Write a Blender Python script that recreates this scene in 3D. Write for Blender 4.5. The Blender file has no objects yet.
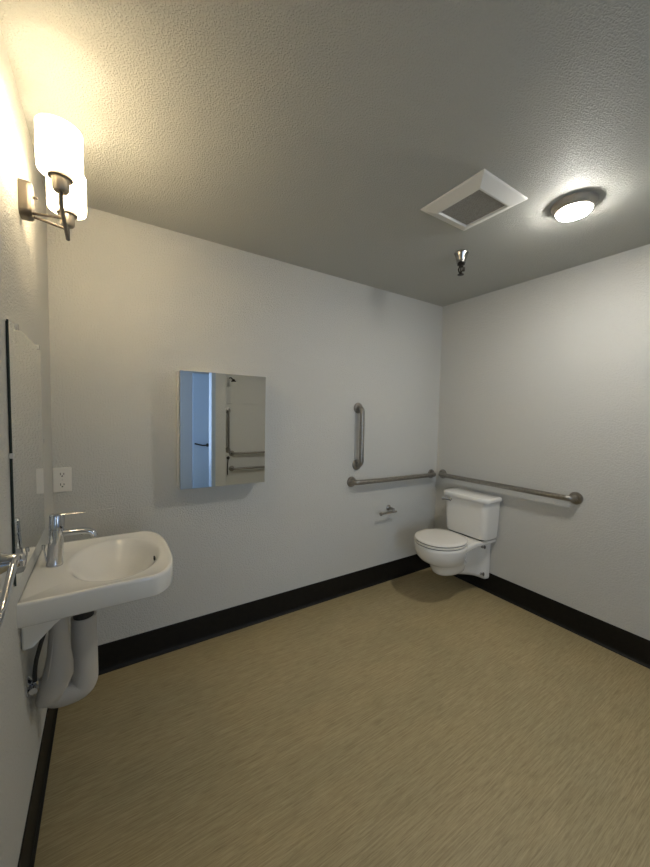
import bpy, bmesh, math, random
from mathutils import Vector, Matrix
random.seed(4)
PI = math.pi
S = bpy.context.scene
COL = S.collection

# ---------------------------------------------------------------- dimensions (metres)
W = 2.865          # left wall x=0, right wall x=W, back wall y=0
H = 2.44
REAR = -2.90       # rear wall with the doorway
SHOWER = -3.12     # back of the shower recess

# ---------------------------------------------------------------- materials
def mat(name, color, rough=.5, metal=0, **kw):
    m = bpy.data.materials.new(name); m.use_nodes = True
    b = m.node_tree.nodes['Principled BSDF']
    b.inputs['Base Color'].default_value = (*color, 1)
    b.inputs['Roughness'].default_value = rough
    b.inputs['Metallic'].default_value = metal
    for k, v in kw.items():
        b.inputs[k.replace('_', ' ')].default_value = v
    return m

def nodes(m):
    nt = m.node_tree
    return nt, nt.nodes['Principled BSDF']

def noise(nt, scale, detail=3, rough=.5, vec=None, dist=0):
    n = nt.nodes.new('ShaderNodeTexNoise')
    n.inputs['Scale'].default_value = scale; n.inputs['Detail'].default_value = detail
    n.inputs['Roughness'].default_value = rough; n.inputs['Distortion'].default_value = dist
    if vec: nt.links.new(vec, n.inputs['Vector'])
    return n

def objcoord(nt, scale=(1, 1, 1)):
    t = nt.nodes.new('ShaderNodeTexCoord'); mp = nt.nodes.new('ShaderNodeMapping')
    mp.inputs['Scale'].default_value = scale
    nt.links.new(t.outputs['Object'], mp.inputs['Vector'])
    return mp.outputs['Vector']

def ramp(nt, fac, stops):
    r = nt.nodes.new('ShaderNodeValToRGB'); e = r.color_ramp.elements
    while len(e) < len(stops): e.new(.5)
    for i, (p, c) in enumerate(stops):
        e[i].position = p; e[i].color = (*c, 1) if len(c) == 3 else c
    nt.links.new(fac, r.inputs['Fac'])
    return r.outputs['Color']

def bump(nt, b, height, strength, dist):
    n = nt.nodes.new('ShaderNodeBump')
    n.inputs['Strength'].default_value = strength; n.inputs['Distance'].default_value = dist
    nt.links.new(height, n.inputs['Height']); nt.links.new(n.outputs['Normal'], b.inputs['Normal'])

def peel(name, color, scale, strength, dist, rough=.55):
    """painted drywall with an orange-peel texture"""
    m = mat(name, color, rough); nt, b = nodes(m)
    v = objcoord(nt)
    a = noise(nt, scale, 2, .5, v, .3)
    c = ramp(nt, a.outputs['Fac'], [(.44, (0, 0, 0)), (.62, (1, 1, 1))])
    bump(nt, b, c, strength, dist)
    return m

M = {}
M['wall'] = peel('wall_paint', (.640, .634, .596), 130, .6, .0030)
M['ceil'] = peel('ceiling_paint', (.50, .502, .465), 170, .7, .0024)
M['porcelain'] = mat('porcelain', (.86, .84, .79), .12)
M['seat'] = mat('seat_plastic', (.84, .80, .73), .22)
M['chrome'] = mat('chrome', (.66, .67, .70), .07, 1)
M['white'] = mat('white_plastic', (.84, .82, .77), .35)
M['cabwhite'] = mat('white_enamel', (.88, .87, .84), .3)
M['dark'] = mat('dark_recess', (.012, .012, .012), .6)
M['hose'] = mat('dark_hose', (.02, .02, .02), .45)
M['bronze'] = mat('blackened_metal', (.05, .045, .04), .35, .9)
M['mirror'] = mat('mirror_glass', (.86, .88, .87), .0, 1)
M['glassedge'] = mat('mirror_edge', (.03, .045, .04), .2)
M['clip'] = mat('clear_plastic_clip', (.7, .7, .68), .15)
M['foam'] = mat('vinyl_cover', (.56, .53, .48), .55)
M['cup'] = mat('dull_chrome', (.42, .41, .39), .22, 1)
M['nickel'] = mat('brushed_nickel', (.17, .15, .125), .38, 1)
M['fitter'] = mat('satin_nickel_cup', (.40, .355, .29), .45, .9)
M['bluedoor'] = mat('flat_blue', (.40, .50, .64), .4)  # one even blue on the hallway door and the doorway frame
M['hall'] = mat('hallway_paint', (.40, .40, .40), .6)
M['door'] = mat('door_paint', (.62, .63, .63), .4)
M['lampring'] = mat('lamp_trim', (.40, .36, .30), .4)

m = mat('brushed_steel', (.34, .32, .29), .34, 1); nt, b = nodes(m)
n = noise(nt, 60, 4, .6, objcoord(nt, (1, 1, 1)))
nt.links.new(ramp(nt, n.outputs['Fac'], [(.3, (.30, .28, .25)), (.75, (.42, .39, .35))]), b.inputs['Base Color'])
M['steel'] = m

m = mat('cove_rubber', (.016, .014, .011), .5); nt, b = nodes(m)
n = noise(nt, 30, 4, .6, objcoord(nt))
nt.links.new(ramp(nt, n.outputs['Fac'], [(.3, (.007, .0062, .005)), (.8, (.013, .011, .008))]), b.inputs['Base Color'])
b.inputs['Specular IOR Level'].default_value = .25; M['base'] = m

# floor: sheet vinyl, fine woven streaks running left-right
m = mat('streaked_vinyl', (.3, .23, .13), .42); nt, b = nodes(m)
v1 = objcoord(nt, (5, 165, 1)); v2 = objcoord(nt, (16, 300, 1)); v3 = objcoord(nt, (1.2, 2.2, 1))
n1 = noise(nt, 1, 5, .68, v1); n2 = noise(nt, 1, 4, .65, v2); n3 = noise(nt, 2, 2, .5, v3)
c1 = ramp(nt, n1.outputs['Fac'], [(.25, (.33, .25, .125)), (.5, (.45, .36, .195)), (.75, (.56, .455, .265))])
c2 = ramp(nt, n2.outputs['Fac'], [(.34, (.74, .72, .66)), (.54, (1, 1, 1)), (.75, (1.0, 1.0, .98))])
c3 = ramp(nt, n3.outputs['Fac'], [(.35, (.92, .93, .92)), (.65, (1, .99, .97))])
def mul(a, c):
    x = nt.nodes.new('ShaderNodeMix'); x.data_type = 'RGBA'; x.blend_type = 'MULTIPLY'
    x.inputs['Factor'].default_value = 1
    nt.links.new(a, x.inputs[6]); nt.links.new(c, x.inputs[7]); return x.outputs[2]
nt.links.new(mul(mul(c1, c2), c3), b.inputs['Base Color'])
bump(nt, b, n1.outputs['Fac'], .12, .001)
M['floor'] = m

# vent grille mesh: fine perforations
m = mat('vent_mesh', (.2, .19, .17), .6); nt, b = nodes(m)
vo = nt.nodes.new('ShaderNodeTexVoronoi'); vo.inputs['Scale'].default_value = 160
vo.inputs['Randomness'].default_value = .15
nt.links.new(objcoord(nt), vo.inputs['Vector'])
nt.links.new(ramp(nt, vo.outputs['Distance'], [(.28, (.10, .095, .085)), (.5, (.42, .40, .36))]), b.inputs['Base Color'])
M['mesh'] = m

# opal glass shade: lets the bulb's light through and glows
def opal(name, col, em):
    m = bpy.data.materials.new(name); m.use_nodes = True; nt = m.node_tree; nt.nodes.clear()
    o = nt.nodes.new('ShaderNodeOutputMaterial'); tr = nt.nodes.new('ShaderNodeBsdfTranslucent')
    df = nt.nodes.new('ShaderNodeBsdfPrincipled'); df.inputs['Base Color'].default_value = (.85, .82, .74, 1)
    df.inputs['Roughness'].default_value = .2
    tr.inputs['Color'].default_value = (1, .93, .76, 1)
    e = nt.nodes.new('ShaderNodeEmission'); e.inputs['Color'].default_value = (*col, 1); e.inputs['Strength'].default_value = em
    mx = nt.nodes.new('ShaderNodeMixShader'); mx.inputs[0].default_value = .88
    ad = nt.nodes.new('ShaderNodeAddShader')
    nt.links.new(df.outputs[0], mx.inputs[1]); nt.links.new(tr.outputs[0], mx.inputs[2])
    nt.links.new(mx.outputs[0], ad.inputs[0]); nt.links.new(e.outputs[0], ad.inputs[1])
    nt.links.new(ad.outputs[0], o.inputs['Surface'])
    return m
M['opal'] = opal('opal_glass', (1, .88, .70), 5.0)
M['opal_inner'] = opal('opal_glass_inner', (1, .90, .72), .6)

def emis(name, col, s):
    m = bpy.data.materials.new(name); m.use_nodes = True; nt = m.node_tree; nt.nodes.clear()
    o = nt.nodes.new('ShaderNodeOutputMaterial'); e = nt.nodes.new('ShaderNodeEmission')
    e.inputs['Color'].default_value = (*col, 1); e.inputs['Strength'].default_value = s
    nt.links.new(e.outputs[0], o.inputs['Surface']); return m
M['bulb'] = emis('lit_bulb', (1, .80, .50), 8)
M['lens'] = emis('lit_lens', (1, .97, .90), 120)

# ---------------------------------------------------------------- mesh helpers
def build(name, bm, m, parent=None, smooth=False, bevel=0, seg=2, sub=0, angle=35):
    bmesh.ops.recalc_face_normals(bm, faces=bm.faces[:])
    me = bpy.data.meshes.new(name); bm.to_mesh(me); bm.free()
    me.materials.append(M[m])
    o = bpy.data.objects.new(name, me); COL.objects.link(o)
    if parent: o.parent = parent
    if smooth:
        for p in me.polygons: p.use_smooth = True
        if angle < 180: me.set_sharp_from_angle(angle=math.radians(angle))
    if bevel:
        md = o.modifiers.new('bevel', 'BEVEL'); md.width = bevel; md.segments = seg
        md.limit_method = 'ANGLE'; md.angle_limit = math.radians(40)
    if sub:
        md = o.modifiers.new('subsurf', 'SUBSURF'); md.levels = sub; md.render_levels = sub
    return o

def box(bm, x0, x1, y0, y1, z0, z1):
    v = [bm.verts.new((x, y, z)) for x in (x0, x1) for y in (y0, y1) for z in (z0, z1)]
    for f in ((0, 1, 3, 2), (4, 6, 7, 5), (0, 4, 5, 1), (2, 3, 7, 6), (0, 2, 6, 4), (1, 5, 7, 3)):
        bm.faces.new([v[i] for i in f])
    return bm

def loft(bm, rings, cap0=True, cap1=True, closed=True):
    vr = [[bm.verts.new(p) for p in r] for r in rings]
    n = len(vr[0])
    for a, c in zip(vr, vr[1:]):
        for i in range(n if closed else n-1):
            j = (i+1) % n
            bm.faces.new((a[i], a[j], c[j], c[i]))
    if cap0: bm.faces.new(vr[0][::-1])
    if cap1: bm.faces.new(vr[-1])
    return bm

def tube(bm, pts, r, n=16, cap=True):
    """round tube along a polyline; r may be a list"""
    pts = [Vector(p) for p in pts]
    rs = r if isinstance(r, (list, tuple)) else [r]*len(pts)
    rings = []; up = None
    for i, p in enumerate(pts):
        t = (pts[min(i+1, len(pts)-1)]-pts[max(i-1, 0)]).normalized()
        if up is None:
            up = t.orthogonal().normalized()
        up = (up - t*up.dot(t)).normalized(); s = t.cross(up)
        rings.append([p+rs[i]*(up*math.cos(a)+s*math.sin(a)) for a in [2*PI*k/n for k in range(n)]])
    return loft(bm, rings, cap, cap)

def fillet(pts, r, n=6):
    """polyline with rounded corners"""
    pts = [Vector(p) for p in pts]; out = [pts[0]]
    for a, b_, c in zip(pts, pts[1:], pts[2:]):
        u = (a-b_).normalized(); w = (c-b_).normalized()
        p0 = b_+u*r; p2 = b_+w*r
        for k in range(n+1):
            t = k/n
            out.append((1-t)**2*p0+2*t*(1-t)*b_+t*t*p2)
    out.append(pts[-1]); return out

def lathe(bm, prof, c, axis='z', n=32, cap0=True, cap1=True):
    """profile [(radius, height)] about an axis through c"""
    rings = []
    for r, h in prof:
        ring = []
        for k in range(n):
            a = 2*PI*k/n; u, w = r*math.cos(a), r*math.sin(a)
            ring.append({'z': (c[0]+u, c[1]+w, c[2]+h), 'x': (c[0]+h, c[1]+u, c[2]+w), 'y': (c[0]+u, c[1]+h, c[2]+w)}[axis])
        rings.append(ring)
    return loft(bm, rings, cap0, cap1)

def NB(): return bmesh.new()

def thing(name, label, cat, loc=(0, 0, 0), group=None):
    o = bpy.data.objects.new(name, None); COL.objects.link(o)
    o.empty_display_size = .05
    o.location = loc; o['label'] = label; o['category'] = cat
    if group: o['group'] = group
    return o

class part:
    """adds parts built in world coordinates under a thing (or part)"""
def P(name, bm, m, root, **kw):
    # vertices are given in world coordinates: shift into the parent's frame
    off = Vector((0, 0, 0)); q = root
    while q: off += q.location; q = q.parent
    bmesh.ops.translate(bm, verts=bm.verts[:], vec=-off)
    return build(name, bm, m, root, **kw)

def struct(name, bm, m, **kw):
    o = build(name, bm, m, **kw); o['kind'] = 'structure'; return o

# ---------------------------------------------------------------- the room shell
T = .12
HALL = -4.30
DX0, DX1, DZ = .52, 1.475, 2.10      # doorway in the rear wall
RX = 1.66                            # the shower recess starts here
struct('floor', box(NB(), -T, W+T, HALL-T, T, -.1, 0), 'floor')
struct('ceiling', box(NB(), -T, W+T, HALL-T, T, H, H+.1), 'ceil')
struct('wall_left', box(NB(), -T, 0, REAR-T, T, 0, H), 'wall')
struct('wall_back', box(NB(), 0, W, 0, T, 0, H), 'wall')
struct('wall_right', box(NB(), W, W+T, SHOWER-T, T, 0, H), 'wall')
bm = NB()
box(bm, 0, DX0, REAR-T, REAR, 0, H)
box(bm, DX0, DX1, REAR-T, REAR, DZ, H)
box(bm, DX1, RX, REAR-T, REAR, 0, H); box(bm, RX-.03, RX, SHOWER-T, REAR-T, 0, H)
struct('wall_rear', bm, 'wall')
struct('wall_shower', box(NB(), RX, W, SHOWER-T, SHOWER, 0, H), 'wall')
# door frame round the doorway
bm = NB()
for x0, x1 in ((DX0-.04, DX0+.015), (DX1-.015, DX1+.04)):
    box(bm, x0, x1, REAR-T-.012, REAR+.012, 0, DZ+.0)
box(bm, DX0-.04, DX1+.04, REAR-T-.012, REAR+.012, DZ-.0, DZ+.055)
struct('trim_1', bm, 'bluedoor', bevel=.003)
# hallway beyond, with two unseen windows added for daylight, and a closed door
bm = NB()
box(bm, -T, W, HALL-T, HALL, 0, .5); box(bm, -T, W, HALL-T, HALL, 2.2, H)
box(bm, -T, .15, HALL-T, HALL, .5, 2.2); box(bm, 1.05, W, HALL-T, HALL, .5, 2.2)
struct('wall_hallway', bm, 'hall')
bm = NB()                                   # hallway end wall with an opening for the added window
box(bm, -T, 0, HALL, REAR-T, 0, .35); box(bm, -T, 0, HALL, REAR-T, 2.25, H)
box(bm, -T, 0, HALL, HALL+.12, .35, 2.25); box(bm, -T, 0, REAR-T-.1, REAR-T, .35, 2.25)
struct('wall_hallway_end', bm, 'wall')
struct('wall_hallway_side', box(NB(), 2.2, 2.2+T, HALL, SHOWER-T, 0, H), 'wall')
bm = NB(); y0, y1 = HALL+.12, REAR-T-.1
for a, c in ((y0, y0+.05), (y1-.05, y1), ((y0+y1)/2-.02, (y0+y1)/2+.02)): box(bm, -.08, -.03, a, c, .35, 2.25)
box(bm, -.08, -.03, y0, y1, .35, .40); box(bm, -.08, -.03, y0, y1, 2.20, 2.25)
struct('added_window_1', bm, 'door')
bm = NB()
for x0, x1 in ((.15, .20), (.58, .62), (1.0, 1.05)): box(bm, x0, x1, HALL-.09, HALL-.04, .5, 2.2)
box(bm, .15, 1.05, HALL-.09, HALL-.04, .5, .55); box(bm, .15, 1.05, HALL-.09, HALL-.04, 2.15, 2.2)
struct('added_window_2', bm, 'door')
# hallway door with a lever handle, seen in the cabinet's mirror
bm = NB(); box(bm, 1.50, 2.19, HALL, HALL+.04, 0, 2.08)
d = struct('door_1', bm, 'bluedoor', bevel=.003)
bm = NB()
lathe(bm, [(.03, .0), (.03, .008), (.012, .012), (.012, .05)], (1.745, HALL+.04, .845), 'y')
tube(bm, fillet([(1.745, HALL+.085, .845), (1.65, HALL+.085, .845), (1.52, HALL+.075, .88)], .02), .013)
build('door_handle', bm, 'bronze', d, smooth=True)

# cove baseboard: toe swells out at the floor
BH = .157
def cove(name, path_fn, length):
    """profile (distance from the wall, height) swept along a straight wall"""
    prof = [(0, 0), (.017, 0), (.0165, .0035), (.010, .009), (.006, .017), (.0045, .03), (.0042, BH-.004), (.003, BH-.001), (0, BH)]
    return loft(NB(), [[path_fn(s, d_, z) for d_, z in prof] for s in (0, length)])
struct('baseboard_back', cove('b', lambda s, d_, z: (s, -d_, z), W), 'base')
struct('baseboard_left', cove('b', lambda s, d_, z: (d_, -s, z), -REAR), 'base')
struct('baseboard_right', cove('b', lambda s, d_, z: (W-d_, -s, z), -SHOWER), 'base')

# ---------------------------------------------------------------- wall mirror over the sink
r = thing('wall_mirror', 'tall frameless wall mirror held by clips above the sink', 'mirror', (0, -.68, .95))
MY0, MY1, MZ0, MZ1 = -.907, -.358, .931, 1.664
P('mirror_backing', box(NB(), .0, .0025, MY0+.004, MY1-.004, MZ0+.004, MZ1-.004), 'dark', r)
P('mirror_glass', box(NB(), .0025, .007, MY0, MY1, MZ0, MZ1), 'mirror', r)
P('glass_edge', box(NB(), .0023, .0069, MY0-.0008, MY0, MZ0, MZ1), 'glassedge', r)
def clip(y, z, dy, dz):
    """a small clear clip: a foot on the wall outside the edge and a lip over the glass; (dy, dz) points outwards"""
    bm = NB()
    if dz: box(bm, 0, .0105, y-.008, y+.008, z, z+.009); box(bm, .0072, .0105, y-.008, y+.008, z-.008, z+.001)
    else:
        a, c = sorted((y, y+dy*.006)); box(bm, 0, .0105, a, c, z-.007, z+.007)
        a, c = sorted((y, y-dy*.007)); box(bm, .0072, .0105, a, c, z-.007, z+.007)
    P('mirror_clip', bm, 'clip', r)
clip(-.80, MZ1+.0003, 0, 1); clip(-.41, MZ1+.0003, 0, 1); clip(MY0-.001, 1.297, -1, 0); clip(MY1+.0003, 1.297, 1, 0)

# ---------------------------------------------------------------- medicine cabinet on the back wall
CX0, CX1, CZ0, CZ1, CD = .5745, 1.080, .988, 1.654, .108
r = thing('medicine_cabinet', 'white medicine cabinet with mirrored door on the back wall', 'cabinet', (.8, 0, CZ0))
P('cabinet_body', box(NB(), CX0, CX1, -CD+.036, 0, CZ0, CZ1), 'cabwhite', r, bevel=.002)
dr = P('cabinet_door', box(NB(), CX0+.003, CX1-.003, -CD+.004, -CD+.032, CZ0+.001, CZ1-.001), 'dark', r, bevel=.001)
P('mirror_panel', box(NB(), CX0, CX1, -CD, -CD+.0038, CZ0, CZ1), 'mirror', dr)
P('door_gasket', box(NB(), CX0+.008, CX1-.008, -CD+.032, -CD+.036, CZ0+.008, CZ1-.008), 'dark', r)

# ---------------------------------------------------------------- wall outlet
r = thing('power_outlet', 'white duplex power outlet on the back wall beside the corner', 'outlet', (.042, 0, 1.01))
OX, OZ = .0385, 1.073
P('cover_plate', box(NB(), OX-.038, OX+.038, -.007, 0, OZ-.062, OZ+.062), 'white', r, bevel=.0035)
for dz in (.0265, -.0265):
    bm = NB()
    pts = [(OX+.0165*math.cos(a)*1.05, OZ+dz+max(-.0135, min(.0135, .0185*math.sin(a)))) for a in [2*PI*k/28 for k in range(28)]]
    loft(bm, [[(x, y, z) for x, z in pts] for y in (-.007, -.0095)])
    s = P('socket', bm, 'white', r)
    bm = NB()
    box(bm, OX-.0085, OX-.0055, -.0099, -.0093, OZ+dz-.002, OZ+dz+.009)
    box(bm, OX+.0050, OX+.0080, -.0099, -.0093, OZ+dz-.001, OZ+dz+.008)
    lathe(bm, [(.0034, 0), (.0034, .0006)], (OX, -.0099, OZ+dz-.0075), 'y', 12)
    P('socket_slots', bm, 'dark', s)
P('plate_screw', lathe(NB(), [(.003, 0), (.003, .0012)], (OX, -.0082, OZ), 'y', 12), 'clip', r)

# ---------------------------------------------------------------- two-light sconce on the left wall
SX, SZ = .118, 2.038              # bar axis
SY = (-.812, -.580)               # near and far lamp
r = thing('wall_sconce', 'two-light brushed nickel wall sconce with lit opal glass shades', 'lamp', (0, -.65, 2.05))
bm = NB()
ring = []
PY, PZ, PR, PW = -.650, 2.100, .056, .034
prof = [(0, 1.0), (.02, 1.0), (.028, .97), (.032, .90)]
def rr(cy, cz, hw, hh, rad, k):
    out = []
    for (sy, sz, a0) in ((1, 1, 0), (-1, 1, 90), (-1, -1, 180), (1, -1, 270)):
        for i in range(7):
            a = math.radians(a0+15*i)
            out.append((cy+(sy*(hw-rad)+rad*math.cos(a))*k, cz+(sz*(hh-rad)+rad*math.sin(a))*k))
    return out
loft(bm, [[(x, y, z) for y, z in rr(PY, PZ, PW, PR, .02, k)] for x, k in prof])
P('wall_plate', bm, 'nickel', r, smooth=True)
for y, yb in ((-.660, -.735), (-.638, -.655)):
    P('support_rod', tube(NB(), [(.028, y, SZ+.022), (SX, yb, SZ+.001)], .0042, 12), 'nickel', r, smooth=True)
P('thumb_screw', tube(NB(), [(.03, -.640, PZ+.02), (.044, -.640, PZ+.02)], .004, 10), 'nickel', r, smooth=True)
bm = NB()
path = fillet([(SX, SY[0], SZ+.045), (SX, SY[0], SZ+.005), (SX, SY[0]+.03, SZ), (SX, SY[1]+.006, SZ)], .012)
tube(bm, path, .0062, 12)
tube(bm, [(SX, SY[1], SZ-.004), (SX, SY[1], SZ+.045)], .0062, 12)
P('curved_bar', bm, 'nickel', r, smooth=True)
for y in SY:
    z0 = SZ+.042
    P('lamp_socket', lathe(NB(), [(.0, 0), (.017, 0), (.021, .005), (.023, .036), (.028, .038), (.029, .046), (.026, .048), (.0, .048)], (SX, y, z0), n=32, cap0=False, cap1=False), 'fitter', r, smooth=True)
    P('socket_ring', lathe(NB(), [(.0285, .037), (.0315, .039), (.0315, .046), (.0285, .048)], (SX, y, z0), n=32), 'nickel', r, smooth=True)
    zb = z0+.046; R_, Hh = .0575, .132
    prof = [(.026, .001), (.044, .002), (.055, .007), (.0570, .015), (R_, .026)] + [(R_, .026+(Hh-.026)*k/6) for k in range(1, 7)] + [(R_-.002, Hh+.001), (R_-.004, Hh)] + \
           [(R_-.004, .026+(Hh-.026)*k/6) for k in range(5, -1, -1)] + [(.0555, .017), (.050, .010), (.026, .005)]
    bm = NB(); lathe(bm, prof+[prof[0]], (SX, y, zb), n=40, cap0=False, cap1=False)
    bmesh.ops.remove_doubles(bm, verts=bm.verts[:], dist=1e-5)
    sh = P('glass_shade', bm, 'opal', r, smooth=True)
    sh.data.materials.append(M['opal_inner'])      # only the outer skin of the cased glass glows
    for p in sh.data.polygons:
        c = p.center+sh.location+r.location-Vector((SX, y, 0)); c.z = 0
        if p.normal.dot(c) < -.2*c.length or (c.length < .056 and p.normal.z > .3): p.material_index = 1
    bm = NB(); lathe(bm, [(.0, 0), (.012, 0), (.013, .015), (.020, .032), (.025, .050), (.022, .068), (.011, .078), (0, .080)], (SX, y, zb+.002), n=20, cap0=False, cap1=False)
    bmesh.ops.remove_doubles(bm, verts=bm.verts[:], dist=1e-5)
    P('light_bulb', bm, 'bulb', r, smooth=True)

# ---------------------------------------------------------------- wall-hung sink
KY, KHW, KZ = -.610, .262, .861
def outline(inset=0, n=64):
    """counter-clockwise plan of the sink: straight sides, bowed rounded front"""
    pts = []; hw = KHW-inset
    def front(v):
        return .350+.092*max(0, 1-abs(v/KHW)**3.2)**.5-inset
    N = 40
    # from back-near corner, along near side, round front, far side, back
    for k in range(8): pts.append((.0+front(hw)*k/8, -hw))
    for k in range(N+1):
        a = -PI/2+PI*k/N
        v = hw*math.sin(a)
        pts.append((front(v if abs(v) < hw else hw*(1 if v > 0 else -1)), v))
    for k in range(1, 9): pts.append((front(hw)*(1-k/8), hw))
    for k in range(1, 12): pts.append((0, hw-2*hw*k/12))
    return [(x, KY+v) for x, v in pts]
OUT = outline(); NO = len(OUT)
BC = (.252, KY-.005)        # bowl centre
def bowl_ring(sx, sy, z, dx=0):
    """ring matched by angle to the outline"""
    out = []
    for x, y in OUT:
        a = math.atan2(y-BC[1], x-BC[0])
        c, s_ = math.cos(a), math.sin(a)
        e = 2.05
        rad = 1/((abs(c)/sx)**e+(abs(s_)/sy)**e)**(1/e)
        out.append((BC[0]+dx+rad*c, BC[1]+rad*s_, z))
    return out
def scaled(k, z, dx=0.):
    return [(x*k+dx if False else max(0, .22+(x-.22)*k if x > 0 else 0), KY+(y-KY)*k, z) for x, y in OUT]
def inset(d, z):
    o = []
    for i, (x, y) in enumerate(OUT):
        if x < 1e-6:
            o.append((0, KY+max(-KHW+d, min(KHW-d, y-KY)), z)); continue
        px, py = OUT[i-1]; nx, ny = OUT[(i+1) % NO]
        tx, ty = nx-px, ny-py; L = math.hypot(tx, ty) or 1
        o.append((max(0, x-ty/L*d), y+tx/L*d, z))
    return o
r = thing('wall_sink', 'white wall-hung porcelain sink with bowed front and oval bowl', 'sink', (0, KY, KZ-.1))
bm = NB()
rings = [bowl_ring(.030, .030, KZ-.142), bowl_ring(.070, .090, KZ-.132), bowl_ring(.110, .15, KZ-.110), bowl_ring(.135, .19, KZ-.090), inset(.030, KZ-.079), inset(.004, KZ-.074), inset(0, KZ-.068), inset(-.0, KZ-.010), inset(.0015, KZ-.003), inset(.005, KZ), inset(.014, KZ-.0005), inset(.020, KZ-.004),
         bowl_ring(.161, .216, KZ-.0045), bowl_ring(.154, .209, KZ-.0055), bowl_ring(.148, .202, KZ-.0090), bowl_ring(.141, .193, KZ-.017), bowl_ring(.131, .180, KZ-.031), bowl_ring(.119, .165, KZ-.047),
         bowl_ring(.104, .145, KZ-.064), bowl_ring(.086, .118, KZ-.082), bowl_ring(.066, .089, KZ-.097), bowl_ring(.045, .058, KZ-.108), bowl_ring(.024, .024, KZ-.114), bowl_ring(.021, .021, KZ-.120)]
loft(bm, rings, cap0=True, cap1=True)
body = P('basin', bm, 'porcelain', r, smooth=True, angle=60)
# the wedge that runs back to the wall under the deck
bm = NB(); hw = .225
loft(bm, [[(0, KY+s_*hw, KZ-.076), (.135, KY+s_*(hw-.02), KZ-.076), (.08, KY+s_*(hw-.02), KZ-.115), (.028, KY+s_*hw, KZ-.162), (0, KY+s_*hw, KZ-.165)] for s_ in (-1, 1)])
P('wall_bracket', bm, 'porcelain', r, bevel=.008, seg=3)
P('drain_ring', lathe(NB(), [(.0, -.1195), (.012, -.1195), (.0235, -.1145), (.0245, -.1125), (.020, -.1135)], (BC[0], BC[1], KZ), n=24, cap0=False, cap1=False), 'chrome', r, smooth=True)
bm = NB()
box(bm, .3780, .3835, KY-.064, KY-.044, KZ-.026, KZ-.0135)
P('overflow_slot', bm, 'dark', r)

# ---------------------------------------------------------------- faucet
FX, FY, FZ = .060, KY+.020, KZ+.002
r = thing('faucet', 'chrome single-lever faucet on the white sink', 'faucet', (FX, FY, FZ)); r.rotation_euler.y = math.radians(3.5)
bm = NB()
lathe(bm, [(.0255, -.007), (.0255, .001), (.0240, .005), (.0232, .05), (.0228, .128)], (FX, FY, FZ), n=32)
P('faucet_body', bm, 'chrome', r, smooth=True)
P('handle_cap', lathe(NB(), [(.0205, .128), (.0205, .132), (.0235, .133), (.0235, .176), (.021, .182), (.0, .184)], (FX-.0, FY, FZ), n=32, cap1=False), 'chrome', r, smooth=True)
bm = NB()       # spout: flat rounded arm, turned down at the tip
sec = []
for x, z, hh in ((FX+.012, FZ+.110, .012), (FX+.05, FZ+.112, .0115), (FX+.080, FZ+.113, .011), (FX+.100, FZ+.110, .011), (FX+.113, FZ+.102, .011), (FX+.118, FZ+.090, .010)):
    sec.append((x, z, hh))
rings = []
for i, (x, z, hh) in enumerate(sec):
    a = sec[max(i-1, 0)]; c = sec[min(i+1, len(sec)-1)]
    t = Vector((c[0]-a[0], 0, c[1]-a[1])).normalized(); nn = Vector((-t.z, 0, t.x))
    rings.append([Vector((x, FY, z))+nn*hh*math.sin(q)+Vector((0, 1, 0))*.0165*math.cos(q) for q in [2*PI*k/20 for k in range(20)]])
loft(bm, rings)
P('spout', bm, 'chrome', r, smooth=True)
bm = NB()
rings = []
for x, z, hw_, th in ((FX-.022, FZ+.176, .014, .004), (FX, FZ+.181, .016, .004), (FX+.03, FZ+.182, .011, .003), (FX+.070, FZ+.183, .0075, .0022), (FX+.082, FZ+.184, .008, .0028)):
    rings.append([(x, FY+hw_*math.cos(q), z+th*math.sin(q)) for q in [2*PI*k/16 for k in range(16)]])
loft(bm, rings)
P('lever_handle', bm, 'chrome', r, smooth=True)
bm = NB(); tube(bm, [(FX-.024, FY, FZ+.01), (FX-.034, FY, FZ+.060)], .0028, 10)
lathe(bm, [(.004, 0), (.006, .004), (.006, .016), (.003, .018)], (FX-.035, FY, FZ+.056), n=14)
P('lift_rod', bm, 'chrome', r, smooth=True)

# ---------------------------------------------------------------- drain and supply covers under the sink
r = thing('drain_cover', 'white vinyl cover over the drain trap, hanging below the sink bowl', 'pipe cover', (.145, KY, .3))
bm = NB()
path = [(.145, KY, .650), (.145, KY, .60), (.145, KY, .50), (.145, KY, .43), (.144, KY, .398), (.134, KY, .380), (.105, KY, .376), (.07, KY, .376), (.042, KY, .396), (.030, KY, .45)]
path = [Vector(p) for p in path]
# smooth the path a little
for _ in range(2):
    q = [path[0]]
    for a, c in zip(path, path[1:]): q += [a*.75+c*.25, a*.25+c*.75]
    q.append(path[-1]); path = q
rad = [.040+.006*min(1, i/len(path)*1.6) for i in range(len(path))]
rad = [min(rr_, .031+.0) if p.x < .05 else rr_ for rr_, p in zip(rad, path)]
tube(bm, path, rad, 28, cap=True)
P('trap_sleeve', bm, 'foam', r, smooth=True, angle=180)
P('drain_pipe', tube(NB(), [(.145, KY, .645), (.145, KY, .760)], .033, 20), 'hose', r, smooth=True)

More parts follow.
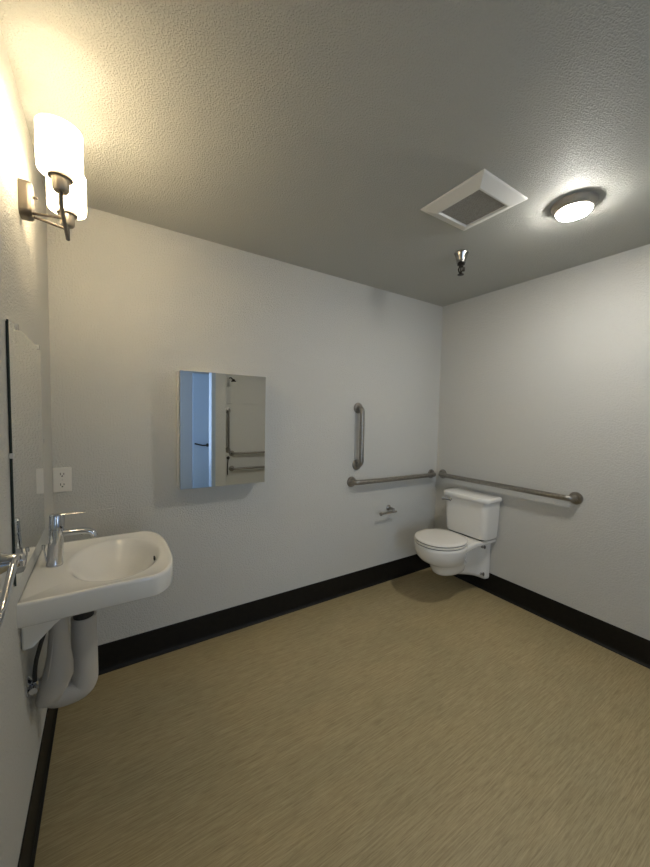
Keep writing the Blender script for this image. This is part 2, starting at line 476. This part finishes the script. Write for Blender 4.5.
r = thing('supply_cover', 'white vinyl cover over the supply line, bulging at its lower end beside the wall', 'pipe cover', (.07, -.72, .4))
bm = NB()
secs = [(.080, -.705, .790, .026, .022), (.079, -.705, .66, .029, .026), (.078, -.705, .59, .034, .030), (.077, -.705, .545, .041, .036), (.071, -.705, .502, .046, .042), (.056, -.702, .458, .042, .042), (.046, -.70, .430, .036, .038), (.040, -.70, .420, .020, .024)]
loft(bm, [[(x+a*math.cos(q), y+c*math.sin(q), z+.018*math.cos(q)*0) for q in [2*PI*k/28 for k in range(28)]] for x, y, z, a, c in secs])
P('supply_sleeve', bm, 'foam', r, smooth=True, angle=180)
bm = NB()
tube(bm, [(.068, -.724, .69), (.062, -.729, .62), (.054, -.735, .56), (.044, -.735, .49)], .0022, 8)
P('sleeve_seam', bm, 'foam', r, smooth=True)

r = thing('shutoff_valve', 'chrome shutoff valve with dark hose on the left wall behind the pipe covers', 'valve', (0, -.752, .55))
P('wall_flange', lathe(NB(), [(.030, 0), (.030, .003), (.018, .010), (.010, .012), (.010, .026)], (.0, -.752, .530), 'x', 24), 'chrome', r, smooth=True)
bm = NB(); lathe(bm, [(.012, 0), (.012, .03)], (.018, -.752, .515), 'z', 16)
tube(bm, [(.018, -.765, .53), (.018, -.785, .53)], .011, 14)
P('valve_body', bm, 'chrome', r, smooth=True)
P('supply_hose', tube(NB(), fillet([(.018, -.752, .545), (.020, -.752, .60), (.040, -.745, .68), (.055, -.73, .715)], .03), .0062, 10), 'hose', r, smooth=True)

# ---------------------------------------------------------------- towel holder at the left edge
r = thing('towel_holder', 'chrome towel holder on the left wall, cut by the photo edge', 'towel holder', (0, -1.16, 1.09))
TY, TZ = -1.135, 1.080
P('wall_flange', lathe(NB(), [(.036, 0), (.036, .006), (.028, .013), (.019, .032), (.0150, .052), (.0150, .060), (.0, .063)], (0, TY, TZ), 'x', 28, cap1=False), 'chrome', r, smooth=True)
bm = NB()
tube(bm, fillet([(.050, -1.138, 1.088), (.050, -1.180, 1.094), (.050, -1.285, 1.040), (.050, -1.40, 1.022), (.050, -1.50, 1.045)], .022), .0072, 14)
P('towel_arm', bm, 'chrome', r, smooth=True)

# ---------------------------------------------------------------- grab bars
def grab_bar(label, a, c, nrm, rad=.019, off=.057, group='stainless steel grab bars'):
    """a, c: flange centres on the wall; nrm: direction into the room"""
    a, c, nrm = Vector(a), Vector(c), Vector(nrm)
    r = thing('grab_bar', label, 'grab bar', a, group)
    bm = NB(); path = fillet([a+nrm*.004, a+nrm*off, c+nrm*off, c+nrm*.004], .042, 9)
    tube(bm, path, rad, 22)
    P('rail', bm, 'steel', r, smooth=True, angle=60)
    ax = 'x' if abs(nrm.x) > .5 else 'y'; s_ = nrm.x if ax == 'x' else nrm.y
    for p in (a, c):
        P('wall_flange', lathe(NB(), [(.042, 0), (.042, s_*.006), (.039, s_*.011), (.030, s_*.013), (.0215, s_*.014), (.0200, s_*.018)], tuple(p), ax, 32), 'steel', r, smooth=True, angle=40)
    return r
NB_ = (0, -1, 0); NR = (-1, 0, 0)
grab_bar('vertical steel grab bar on the back wall, left of the toilet', (1.905, 0, 1.482), (1.905, 0, 1.033), NB_)
grab_bar('horizontal steel grab bar on the back wall above the paper holder', (1.857, 0, .900), (2.785, 0, .893), NB_)
grab_bar('longest steel grab bar, on the right wall above the toilet tank', (W, -.075, .897), (W, -1.149, .903), NR)
# shower bars, seen only in the cabinet mirror
NS = (0, 1, 0)
grab_bar('upper horizontal shower grab bar seen in the cabinet mirror', (1.815, SHOWER, .82), (2.62, SHOWER, .82), NS, .016, .055, 'shower grab bars')
grab_bar('lower horizontal shower grab bar seen in the cabinet mirror', (1.815, SHOWER, .59), (2.62, SHOWER, .59), NS, .016, .055, 'shower grab bars')
grab_bar('upright shower grab bar seen in the cabinet mirror', (1.755, SHOWER, 1.45), (1.755, SHOWER, .87), NS, .014, .055, 'shower grab bars')

r = thing('shower_head', 'dark metal shower head seen in the cabinet mirror', 'shower head', (1.79, SHOWER, 1.93))
P('shower_arm', tube(NB(), fillet([(1.78, SHOWER+.002, 1.93), (1.78, SHOWER+.06, 1.935), (1.79, SHOWER+.13, 1.895)], .03), .010, 12), 'bronze', r, smooth=True)
P('spray_head', lathe(NB(), [(.012, .03), (.02, .015), (.036, 0), (.036, -.008), (0, -.010)], (1.793, SHOWER+.145, 1.875), n=24, cap1=False), 'bronze', r, smooth=True)
r = thing('shower_valve', 'small dark shower valve with hanging hose seen in the cabinet mirror', 'valve', (1.762, SHOWER, .72))
P('valve_knob', lathe(NB(), [(.022, 0), (.022, .012), (.010, .018), (.010, .045)], (1.762, SHOWER, .755), 'y', 20), 'bronze', r, smooth=True)
P('hose', tube(NB(), [(1.755, SHOWER+.03, .75), (1.750, SHOWER+.02, .66), (1.752, SHOWER+.015, .50)], .006, 10), 'bronze', r, smooth=True)
struct('trim_2', box(NB(), RX, W, SHOWER, SHOWER+.022, 1.56, 1.60), 'wall')

# ---------------------------------------------------------------- toilet paper holder
r = thing('toilet_paper_holder', 'small empty T-shaped metal toilet paper holder on the back wall', 'toilet paper holder', (2.27, 0, .635))
P('wall_flange', lathe(NB(), [(.024, 0), (.024, -.005), (.016, -.010), (.011, -.014), (.011, -.066), (.0, -.070)], (2.262, 0, .640), 'y', 24, cap1=False), 'steel', r, smooth=True)
bm = NB()
tube(bm, [(2.262, -.060, .642), (2.262, -.066, .622)], .010, 12)
tube(bm, [(2.122, -.066, .619), (2.292, -.066, .619)], .0085, 14)
lathe(bm, [(.012, 0), (.0145, .003), (.0145, .014), (.009, .018)], (2.112, -.066, .619), 'x', 18)
lathe(bm, [(.0075, 0), (.0075, .006)], (2.288, -.066, .619), 'x', 14)
P('roll_rod', bm, 'steel', r, smooth=True)

# ---------------------------------------------------------------- toilet, hung on the right wall
TYC = -.450
r = thing('toilet', 'white wall-hung toilet with closed lid and square tank', 'toilet', (2.5, TYC, .1))
def egg(cx, a_front, a_back, b_, z, n=48, e=2.15):
    out = []
    for k in range(n):
        t = 2*PI*k/n; c, s_ = math.cos(t), math.sin(t)
        c2 = math.copysign(abs(c)**(2/e), c); s2 = math.copysign(abs(s_)**(2/e), s_)
        out.append((cx+(a_back if c > 0 else a_front)*c2, TYC+b_*s2, z))
    return out
bm = NB()
loft(bm, [egg(2.535, .130, .10, .050, .208), egg(2.520, .152, .12, .078, .213), egg(2.508, .164, .13, .095, .230), egg(2.500, .170, .14, .108, .260), egg(2.492, .172, .15, .118, .292),
          egg(2.462, .182, .16, .130, .312), egg(2.432, .198, .17, .148, .338), egg(2.412, .208, .18, .166, .370), egg(2.404, .213, .185, .180, .410), egg(2.402, .214, .187, .185, .445),
          egg(2.402, .214, .187, .185, .460), egg(2.402, .208, .182, .179, .466)])
# deck that carries the tank
def yz(x, hw, z0, z1, rad):
    return [(x, y, z) for y, z in rr(TYC, (z0+z1)/2, hw, (z1-z0)/2, rad, 1)]
loft(bm, [yz(2.46, .174, .405, .463, .02), yz(2.56, .156, .410, .463, .018), yz(2.64, .150, .418, .462, .016), yz(2.70, .162, .426, .460, .014), yz(2.78, .172, .430, .458, .013), yz(2.850, .172, .432, .458, .012)])
# trapway back to the wall plate
loft(bm, [yz(2.50, .085, .208, .39, .04), yz(2.60, .080, .180, .40, .035), yz(2.68, .074, .156, .41, .03), yz(2.75, .074, .134, .42, .03), yz(2.795, .084, .117, .425, .03), yz(2.818, .108, .108, .43, .03), yz(2.830, .120, .104, .432, .028), yz(2.860, .122, .100, .434, .028)])
P('bowl', bm, 'porcelain', r, smooth=True, angle=50)
for s_ in (-1, 1):
    for z in (.150, .375):
        bm = NB(); lathe(bm, [(.018, 0), (.018, -.003), (.011, -.004), (.011, -.014), (.006, -.020), (0, -.021)], (2.811, TYC+s_*.088, z), 'x', 20, cap1=False)
        P('mounting_bolt', bm, 'steel', r, smooth=True)
        bm = NB(); lathe(bm, [(.022, 0), (.022, -.0015)], (2.8135, TYC+s_*.088, z), 'x', 20)
        P('bolt_washer', bm, 'dark', r)
P('seat_gap_shade', loft(NB(), [egg(2.400, .207, .174, .179, .4645), egg(2.400, .207, .174, .179, .4715)]), 'dark', r)  # near-black sheet standing in for the shade in the gap under the seat
P('seat_ring', loft(NB(), [egg(2.400, .209, .176, .181, .470), egg(2.400, .214, .180, .186, .4725), egg(2.400, .214, .180, .186, .4835), egg(2.400, .209, .176, .181, .486)]), 'seat', r, smooth=True, angle=50)
P('lid_gap_shade', loft(NB(), [egg(2.400, .206, .174, .179, .4855), egg(2.400, .206, .174, .179, .4925)]), 'dark', r)  # same again for the shaded gap between seat and lid
P('seat_lid', loft(NB(), [egg(2.400, .208, .176, .181, .491), egg(2.400, .212, .180, .185, .4935), egg(2.400, .212, .180, .185, .500), egg(2.400, .206, .175, .179, .5055), egg(2.400, .17, .145, .15, .5085), egg(2.400, .08, .07, .07, .510)]), 'seat', r, smooth=True, angle=50)
for s_ in (-1, 1):
    bm = NB()
    loft(bm, [[(x, TYC+s_*.07+dy, z) for x, z in ((2.565, .462), (2.612, .462), (2.612, .480), (2.590, .493), (2.565, .490))] for dy in (-.018, .018)])
    P('seat_hinge', bm, 'seat', r, bevel=.004)
# tank
def tank_ring(x0, x1, hw, z, rad=.05):
    out = []
    for (cx, cy, a0, rd) in ((x1-.015, TYC+hw-.015, 0, .015), (x0+rad, TYC+hw-rad, 90, rad), (x0+rad, TYC-hw+rad, 180, rad), (x1-.015, TYC-hw+.015, 270, .015)):
        for i in range(8):
            a = math.radians(a0+90*i/7)
            out.append((cx+rd*math.cos(a), cy+rd*math.sin(a), z))
    return out
bm = NB()
loft(bm, [tank_ring(2.690, 2.838, .170, .468), tank_ring(2.672, 2.842, .184, .476), tank_ring(2.667, 2.845, .187, .495), tank_ring(2.658, 2.848, .192, .60), tank_ring(2.652, 2.848, .197, .765)])
P('tank', bm, 'porcelain', r, smooth=True, angle=50)
P('tank_lid', loft(NB(), [tank_ring(2.652, 2.848, .198, .766), tank_ring(2.638, 2.852, .208, .770, .055), tank_ring(2.635, 2.853, .211, .778, .057), tank_ring(2.635, 2.853, .211, .793, .057), tank_ring(2.639, 2.850, .207, .801, .055), tank_ring(2.654, 2.840, .195, .806, .05)]), 'porcelain', r, smooth=True, angle=50)
bm = NB()
lathe(bm, [(.017, 0), (.017, -.007), (.011, -.011), (.011, -.024)], (2.655, TYC+.125, .743), 'x', 20)
tube(bm, fillet([(2.634, TYC+.118, .743), (2.629, TYC+.145, .743), (2.622, TYC+.180, .738)], .01), [.010]*8+[.012], 12)
P('flush_lever', bm, 'chrome', r, smooth=True)
P('tank_gasket', box(NB(), 2.69, 2.83, TYC-.15, TYC+.15, .457, .472), 'dark', r)

# ---------------------------------------------------------------- exhaust vent in the ceiling
VX, VY, VH = 1.705, -1.095, .168
r = thing('exhaust_vent', 'square white exhaust vent with grey mesh in the ceiling', 'vent', (VX, VY, H))
def sq(h_, z): return [(VX+sx*h_, VY+sy*h_, z) for sx, sy in ((-1, -1), (1, -1), (1, 1), (-1, 1))]
bm = NB()
rings = [sq(VH, H), sq(VH, H-.005), sq(VH-.004, H-.009), sq(VH-.052, H-.030), sq(VH-.060, H-.030), sq(VH-.062, H-.018), sq(VH-.062, H-.001)]
loft(bm, rings, cap0=False, cap1=False)
P('vent_frame', bm, 'white', r)
P('vent_screen', box(NB(), VX-VH+.061, VX+VH-.061, VY-VH+.061, VY+VH-.061, H-.020, H-.014), 'mesh', r)

# ---------------------------------------------------------------- round ceiling light
LX, LY = 2.095, -1.362
r = thing('ceiling_light', 'round flush ceiling light, lit, with a tan metal rim', 'lamp', (LX, LY, H))
P('light_rim', lathe(NB(), [(.092, 0), (.092, -.007), (.088, -.019), (.079, -.032), (.072, -.035), (.070, -.033), (.070, -.006)], (LX, LY, H), n=48, cap1=False), 'lampring', r, smooth=True)
P('light_lens', lathe(NB(), [(.0695, -.033), (.0685, -.041), (.063, -.047), (.046, -.052), (.0, -.055)], (LX, LY, H), n=48, cap1=False), 'lens', r, smooth=True)

# ---------------------------------------------------------------- fire sprinkler
QX, QY = 2.09, -.757
r = thing('fire_sprinkler', 'chrome cup fire sprinkler with dark head hanging from the ceiling', 'sprinkler', (QX, QY, H))
P('escutcheon_cup', lathe(NB(), [(.042, 0), (.044, -.003), (.040, -.006), (.031, -.038), (.028, -.045), (.027, -.062), (.022, -.064), (.0, -.064)], (QX, QY, H), n=32, cap1=False), 'cup', r, smooth=True)
bm = NB()
lathe(bm, [(.020, -.062), (.022, -.066), (.022, -.074), (.012, -.078), (.012, -.086)], (QX, QY, H), n=20)
for s_ in (-1, 1):
    tube(bm, [(QX, QY+s_*.010, H-.082), (QX, QY+s_*.017, H-.096), (QX, QY+s_*.013, H-.112), (QX, QY, H-.122)], .0042, 8)
lathe(bm, [(.004, -.08), (.004, -.12), (.009, -.122), (.009, -.128), (.019, -.131), (.019, -.134), (.003, -.136)], (QX, QY, H), n=20)
P('sprinkler_head', bm, 'bronze', r, smooth=True)
P('glass_vial', lathe(NB(), [(.003, -.088), (.006, -.092), (.006, -.110), (.003, -.114)], (QX+.014, QY-.012, H), n=12), 'bronze', r, smooth=True)

# ---------------------------------------------------------------- light
def light(name, kind, loc, energy, color, rot=(0, 0, 0), **kw):
    l = bpy.data.lights.new(name, kind); l.energy = energy; l.color = color
    for k, v in kw.items(): setattr(l, k, v)
    o = bpy.data.objects.new(name, l); o.location = loc; o.rotation_euler = rot; COL.objects.link(o)
    return o
for y in SY:     # the sconce's two bulbs
    light('sconce_bulb_light', 'POINT', (SX, y, SZ+.120), 3.3, (1, .86, .66), shadow_soft_size=.03)
# daylight lamps at the added hallway windows, shining on through the open doorway
light('added_daylight', 'AREA', (-.02, (HALL+REAR)/2-.05, 1.3), 5, (.42, .62, 1), (0, -PI/2, 0), shape='RECTANGLE', size=1.8, size_y=1.0)
light('added_daylight', 'AREA', (.60, HALL+.01, 1.35), 9.5, (.62, .78, 1), (PI/2, 0, 0), shape='RECTANGLE', size=.85, size_y=1.6)

w = bpy.data.worlds.new('sky'); S.world = w; w.use_nodes = True
bg = w.node_tree.nodes['Background']; bg.inputs[0].default_value = (.55, .72, 1, 1); bg.inputs[1].default_value = 1.0

# ---------------------------------------------------------------- camera (solved from the room's edges)
F = Vector((.53875605, .84062093, -.05566306)); R = Vector((.84236258, -.53852957, .02027752)); U = R.cross(F)
cam = bpy.data.cameras.new('camera'); co = bpy.data.objects.new('camera', cam); COL.objects.link(co)
mw = Matrix((R, U, -F)).transposed().to_4x4(); mw.translation = Vector((.2194, -2.1566, 1.4277))
co.matrix_world = mw
cam.sensor_fit = 'HORIZONTAL'; cam.sensor_width = 36; cam.lens = 344.845/650*36; cam.clip_start = .02
S.camera = co
S.view_settings.view_transform = 'Standard'; S.view_settings.look = 'None'
S.view_settings.gamma = 1; S.view_settings.use_curve_mapping = False
S.view_settings.exposure = 0.98
